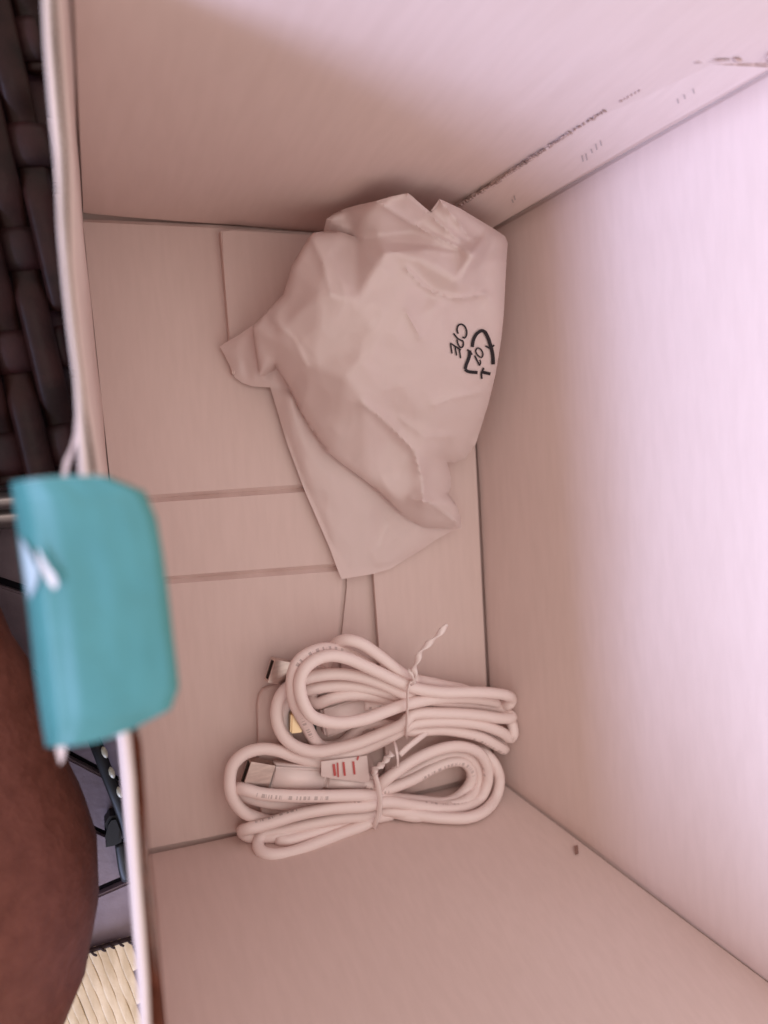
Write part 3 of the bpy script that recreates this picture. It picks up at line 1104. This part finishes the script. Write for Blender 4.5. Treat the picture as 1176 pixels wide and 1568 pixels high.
lower = thing("usb_cable", "lower coiled white cable with wide metal plug and red printed tag, by front wall", "cable", U(560, 1220, 0.002), "coiled white cables in the box")
B = [(500, 1192, 9), (530, 1193, 9), (560, 1199, 10), (584, 1208, 12), (628, 1195, 12), (664, 1176, 12), (690, 1166, 12), (711, 1167, 11), (722, 1182, 10), (720, 1199, 9), (706, 1217, 8), (682, 1229, 7),
     (640, 1226, 8), (590, 1221, 12), (560, 1218, 15), (496, 1219, 16), (447, 1219, 16), (398, 1215, 15), (372, 1208, 13), (364, 1208, 8), (374, 1218, 5), (420, 1230, 5), (500, 1232, 5), (560, 1226, 6),
     (586, 1198, 15), (606, 1182, 16), (633, 1164, 16), (664, 1150, 16), (693, 1143, 16), (717, 1145, 15), (735, 1154, 14), (746, 1174, 13), (746, 1199, 12), (735, 1223, 12), (712, 1235, 12), (684, 1239, 12), (639, 1234, 13), (590, 1228, 15),
     (560, 1234, 16), (506, 1238, 15), (457, 1247, 13), (408, 1262, 12), (380, 1269, 11), (371, 1272, 8), (380, 1280, 6), (430, 1280, 6), (500, 1265, 6), (560, 1245, 7),
     (590, 1241, 12), (628, 1246, 14), (673, 1252, 14), (717, 1252, 13), (743, 1241, 13), (760, 1219, 13), (765, 1195, 13), (760, 1175, 13), (750, 1160, 12), (736, 1150, 10), (715, 1152, 7), (680, 1160, 6), (640, 1178, 6), (590, 1200, 7),
     (560, 1192, 8), (530, 1181, 9), (494, 1170, 9), (447, 1157, 11), (424, 1149, 12), (398, 1147, 12), (373, 1155, 12), (357, 1171, 12), (352, 1190, 12), (353, 1212, 12), (361, 1230, 11), (373, 1243, 10), (390, 1251, 7), (420, 1258, 5), (480, 1250, 5), (560, 1240, 6),
     (590, 1205, 9), (633, 1180, 9), (668, 1161, 10), (695, 1154, 10), (719, 1160, 10), (733, 1180, 9), (732, 1203, 9), (715, 1225, 8), (684, 1234, 8), (640, 1232, 8), (595, 1240, 10),
     (560, 1262, 12), (526, 1275, 12), (486, 1291, 12), (447, 1305, 12), (416, 1309, 12), (399, 1303, 11), (395, 1290, 10), (402, 1277, 8), (430, 1272, 9), (470, 1263, 11), (520, 1253, 12), (560, 1249, 12), (592, 1243, 11), (640, 1250, 7), (690, 1235, 6)]
tube("cord", catmull(path(B)), CR, M_cordprint, lower)
extra = [(600, 1247, 10), (575, 1252, 11), (530, 1262, 10.5), (480, 1276, 10), (440, 1286, 9), (424, 1284, 8)]
tube("cord", catmull(path(extra)), CR, M_cord, lower)
p, q, ax, ay, az = frame((412, 1187), (497, 1191), .0098, .0094)
h3 = obox("plug_housing", (p + q) / 2, ax, ay, az, (q - p).length / 2, .0056, .0036, M_house, lower, .0013, 3, .86, True)
p, q, ax, ay, az = frame((497, 1194), (560, 1199), .0094, .0098)
obox("cable_sleeve", (p + q) / 2, ax, ay, az, (q - p).length / 2, .0036, .003, M_house, h3, .0012, 3, .8, True)
shell("plug_shell", (376, 1182), (413, 1188), .0105, .0100, .0053, .0026, M_shell, h3)
lab = fan_patch("printed_tag", [(492, 1166), (562, 1157), (566, 1196), (560, 1198), (508, 1192), (492, 1189)], lambda x, y: U(x, y, .0150 - (y - 1176) ** 2 * .000003), M_label, lower, 3)
sm = lab.modifiers.new("thick", 'SOLIDIFY')
sm.thickness = .0003
strokes("tag_print", [(4.0, [(511, 1170), (513, 1188)]), (2.4, [(517, 1168), (518, 1190)]), (3.4, [(526, 1167), (528, 1188)]), (3.2, [(541, 1166), (543, 1186)]), (2.6, [(549, 1158), (547, 1164)])],
        lambda x, y: U(x, y, .0154 - (y - 1176) ** 2 * .000003), M_red, lab)
strap("twist_tie", [(578, 1188, 8), (571, 1180, 14), (574, 1186, 19.5), (579, 1205, 20.5), (582, 1225, 20.5), (580, 1245, 19), (575, 1260, 17), (572, 1268, 13), (580, 1262, 7)], .0018, M_tie, lower, .3)
strap("twist_tie", [(573, 1186, 19), (574, 1178, 20), (583, 1172, 21), (592, 1162, 22), (600, 1153, 23)], .0026, M_tie, lower, .5, 900)
strap("twist_tie", [(604, 1134, 15), (607, 1148, 21), (609, 1160, 22), (609, 1172, 20)], .0019, M_tie, lower, .35)
strap("twist_tie", [(612, 1156, 20), (625, 1144, 20), (640, 1132, 19), (653, 1122, 17)], .0021, M_tie, lower, .6)

# ------------------------------------------------------------------ wicker stool beside the box
WZ = 0.045
wd1 = (U(112, 400, WZ) - U(22, 0, WZ)).normalized()        # long strands
wd2 = Vector((-wd1.y, wd1.x, 0))
if wd2.x < 0:
    wd2 = -wd2
worg = U(60, 300, WZ)
stool = thing("wicker_stool", "dark brown woven wicker stool top beside the box, at the upper left", "stool", (-0.09, 0.27, GZ))
pitch1, pitch2 = 0.0088, 0.030
edge_y = U(10, 748, WZ).y
ns_ = 13


def clipx(p):
    return p.x < -0.0088 and p.y > edge_y


for i in range(-ns_, 12):
    runs, run = [], []
    for k in range(-90, 130):
        s = k * 0.002
        c = worg + wd1 * s + wd2 * (i * pitch1)
        ph = math.pi * (s / pitch2 + i)
        c.z = WZ + .0026 * math.tanh(2.2 * (math.sin(ph) + .45)) + .0005 * noise.noise(Vector((i * 3.3, s * 30, 1)))
        if clipx(c) and c.x > -0.16 and c.y < .45:
            run.append(c)
        elif run:
            runs.append(run)
            run = []
    if run:
        runs.append(run)
    for r_ in runs:
        if len(r_) > 2:
            tube("wicker_strand", r_, pitch1 * .51, M_wick, stool, 10, .42)
for i in range(-16, 16):
    run = []
    for k in range(-70, 40):
        s = k * 0.002
        c = worg + wd1 * ((i + .5) * pitch2) + wd2 * s
        ph = math.pi * (s / pitch1 + i)
        c.z = WZ + .0016 * math.cos(ph + math.pi) - .0012
        if clipx(c) and c.x > -0.16 and c.y < .45:
            run.append(c)
    if len(run) > 4:
        tube("wicker_strand", run, pitch2 * .22, M_wick2, stool, 10, .3)
obox("seat_backing", Vector((-.0845, (edge_y + .45) / 2, WZ - .0065)), Vector((1, 0, 0)), Vector((0, 1, 0)), Vector((0, 0, 1)), .0755, (.45 - edge_y) / 2, .0012, M_wick2, stool)
for (z, dy, r_) in ((WZ - .010, -.004, .0030), (WZ - .022, -.010, .0042)):
    P = [Vector((-0.17 + .01 * k, edge_y + dy, z)) for k in range(16)]
    tube("metal_rail", P, r_, M_rail, stool, 12)
for (x, y) in ((-0.155, edge_y + .004), (-0.026, edge_y + .004), (-0.155, .43), (-.026, .43)):
    P = [Vector((x, y, z)) for z in (GZ, .0, .02, WZ - .004)]
    tube("leg", P, .0045, M_wick, stool, 10)

# ------------------------------------------------------------------ straw mat on the paving
MZ = GZ + .0035
mA, mB = U(140, 1453, MZ), U(210, 1432, MZ)
md = (mB - mA).normalized()
mn = Vector((md.y, -md.x, 0))
if mn.y > 0:
    mn = -mn
matt = thing("straw_mat", "pale straw mat with a dark stitched edge on the grey paving, at the bottom left", "mat", mA + mn * .05)
sdir = (U(196, 1560, MZ) - U(160, 1470, MZ)).normalized()   # straws slant
for k in range(-50, 26):
    a = mA + md * (k * .0031)
    P = []
    for j in range(57):
        q = a + sdir * (.14 * j / 56) + md * (.0003 * noise.noise(Vector((k * 1.7, j * .13, 3))))
        q.z = MZ - .0006 + .00015 * noise.noise(Vector((k * 2.1, j * .12, 1))) + .00005 * math.sin(j * .9 + k * math.pi)
        if q.x < -.0056:
            P.append(q)
    if len(P) > 3:
        tube("straw", P, .00165, M_straw, matt, 8, .09)
P = [mA + md * (-.16 + .007 * k) + mn * .0004 + Vector((0, 0, .0002)) for k in range(28)]
P = [p_ for p_ in P if p_.x < -.006]
tube("edge_binding", P, .0009, M_stitch, matt, 6)
for k in range(-30, 14):
    a = mA + md * (k * .0034) + mn * random.uniform(-.0004, .0006)
    if a.x < -.007:
        tube("stitch", [a + Vector((0, 0, .0012)), a + mn * .0012 + md * .0006 + Vector((0, 0, .0014)), a + mn * .0026 + md * .0016 + Vector((0, 0, .0006))], .00045, M_stitch, matt, 6)

# ------------------------------------------------------------------ studded black strap along the box
strapt = thing("studded_strap", "black strap with pale studs and dark buckle on the paving between box and leg", "strap", U(172, 1200, GZ))
SP = [(128, 1090, 7), (140, 1122, 8), (152, 1152, 9), (163, 1182, 9), (176, 1215, 9), (189, 1250, 8), (198, 1285, 7)]
bandm = tube("band", catmull([U(x, y, GZ + z / 1000) for x, y, z in SP], .0015), .0024, M_black, strapt, 10, .6)
for (x, y) in ((160, 1152), (171, 1183), (183, 1213)):
    e = Vector(SP_DIR := (U(176, 1215, 0) - U(152, 1152, 0)).normalized())
    tube("stud", [U(x, y, GZ + .0098) + e * t for t in (-.0024, -.0016, 0, .0016, .0024)], [.0003, .0009, .0012, .0009, .0003], M_stud, strapt, 10)
c = U(171, 1274, GZ + .006)
bk_ = prism("buckle", px_poly([(162, 1300), (166, 1283), (160, 1264), (168, 1252), (181, 1250), (188, 1268), (186, 1292), (176, 1297)], GZ + .009), GZ + .001, GZ + .009, M_black, strapt, .0012)
tube("band_end", catmull([U(x, y, GZ + z / 1000) for x, y, z in [(184, 1290, 4), (187, 1312, 4), (191, 1335, 3), (195, 1346, 2)]], .0015), .0022, M_black, strapt, 10, .6)

# ------------------------------------------------------------------ the person's bent leg
person = thing("person", "bare brown leg of a person sitting beside the box, knee bent, at the lower left", "person", U(-140, 1390, GZ))
legpts = [  # centre px, z, radius (m)
    (-245, 880, .030, .030), (-218, 980, .042, .038), (-214, 1090, .052, .0465), (-208, 1200, .058, .0510), (-200, 1290, .060, .0550),
    (-184, 1400, .062, .0580), (-215, 1490, .064, .0570), (-320, 1590, .070, .0600), (-500, 1710, .078, .066), (-740, 1860, .085, .074), (-980, 2000, .09, .08)]
C_ = [U(x, y, z) for x, y, z, r_ in legpts]
P = catmull(C_, .006)
Lc = [0]
for a, b_ in zip(C_, C_[1:]):
    Lc.append(Lc[-1] + (b_ - a).length)
rad = []
acc = 0
for i, q in enumerate(P):
    if i:
        acc += (q - P[i - 1]).length
    t = min(acc * Lc[-1] / max(1e-6, sum((b_ - a).length for a, b_ in zip(P, P[1:]))), Lc[-1])
    for k in range(len(Lc) - 1):
        if t <= Lc[k + 1] or k == len(Lc) - 2:
            f_ = (t - Lc[k]) / (Lc[k + 1] - Lc[k])
            f_ = f_ * f_ * (3 - 2 * f_)
            rad.append(legpts[k][3] * (1 - f_) + legpts[k + 1][3] * f_)
            break
legm = tube("leg", P, rad, M_skin, person, 40)
for v in legm.data.vertices:
    n_ = noise.noise(v.co * 26) * .0018
    v.co += v.normal * n_ if hasattr(v, 'normal') else Vector()
# unseen other leg, added to block window light from the first one
def shading_leg(name, pts, seg=32):
    P = catmull([p for p, r_ in pts], .008)
    R_ = []
    for q in P:
        ds = sorted(((q - p).length, r_) for p, r_ in pts)[:2]
        R_.append((ds[0][1] * ds[1][0] + ds[1][1] * ds[0][0]) / max(1e-6, ds[0][0] + ds[1][0]))
    for _ in range(8):
        R_ = [(R_[max(0, i - 1)] + R_[i] * 2 + R_[min(len(R_) - 1, i + 1)]) / 4 for i in range(len(R_))]
    return tube(name, P, R_, M_skin, person, seg)


shading_leg("leg", [(Vector((-.30, .42, .03)), .032), (Vector((-.30, .34, .08)), .045), (Vector((-.30, .20, .13)), .054), (Vector((-.30, .06, .165)), .060),
             (Vector((-.31, -.01, .165)), .062), (Vector((-.36, -.07, .15)), .066), (Vector((-.45, -.16, .12)), .074), (Vector((-.58, -.28, .10)), .08)])
# foot with toes, pointing away from the box
an = C_[0]
fv = [(an + Vector((.012, .028, .0)), .026), (an + Vector((-.01, .045, -.006)), .027), (an + Vector((-.05, .055, -.012)), .024), (an + Vector((-.09, .055, -.016)), .020), (an + Vector((-.11, .054, -.019)), .014)]
tube("foot", catmull([a for a, r_ in [(an, .03)] + fv], .02)[:1] + [a for a, r_ in fv], [.030] + [r_ for a, r_ in fv], M_skin, person, 24)
for k in range(5):
    a = an + Vector((-.105, .036 + .009 * k, -.021))
    tube("toe", [a, a + Vector((-.012, 0, .001)), a + Vector((-.024 + .003 * k, 0, -.001)), a + Vector((-.028 + .003 * k, 0, -.002))],
         [.0055 - .0004 * (4 - k) * 0, .006, .0055, .002], M_skin, person, 12)

# crisp cut edges on the thin sheets
for o in (tabo, body, tail, left, wb, wr, wf, lab):
    es = o.modifiers.new("crisp_edges", 'EDGE_SPLIT')
    es.split_angle = math.radians(54 if o in (body, tail) else 48)
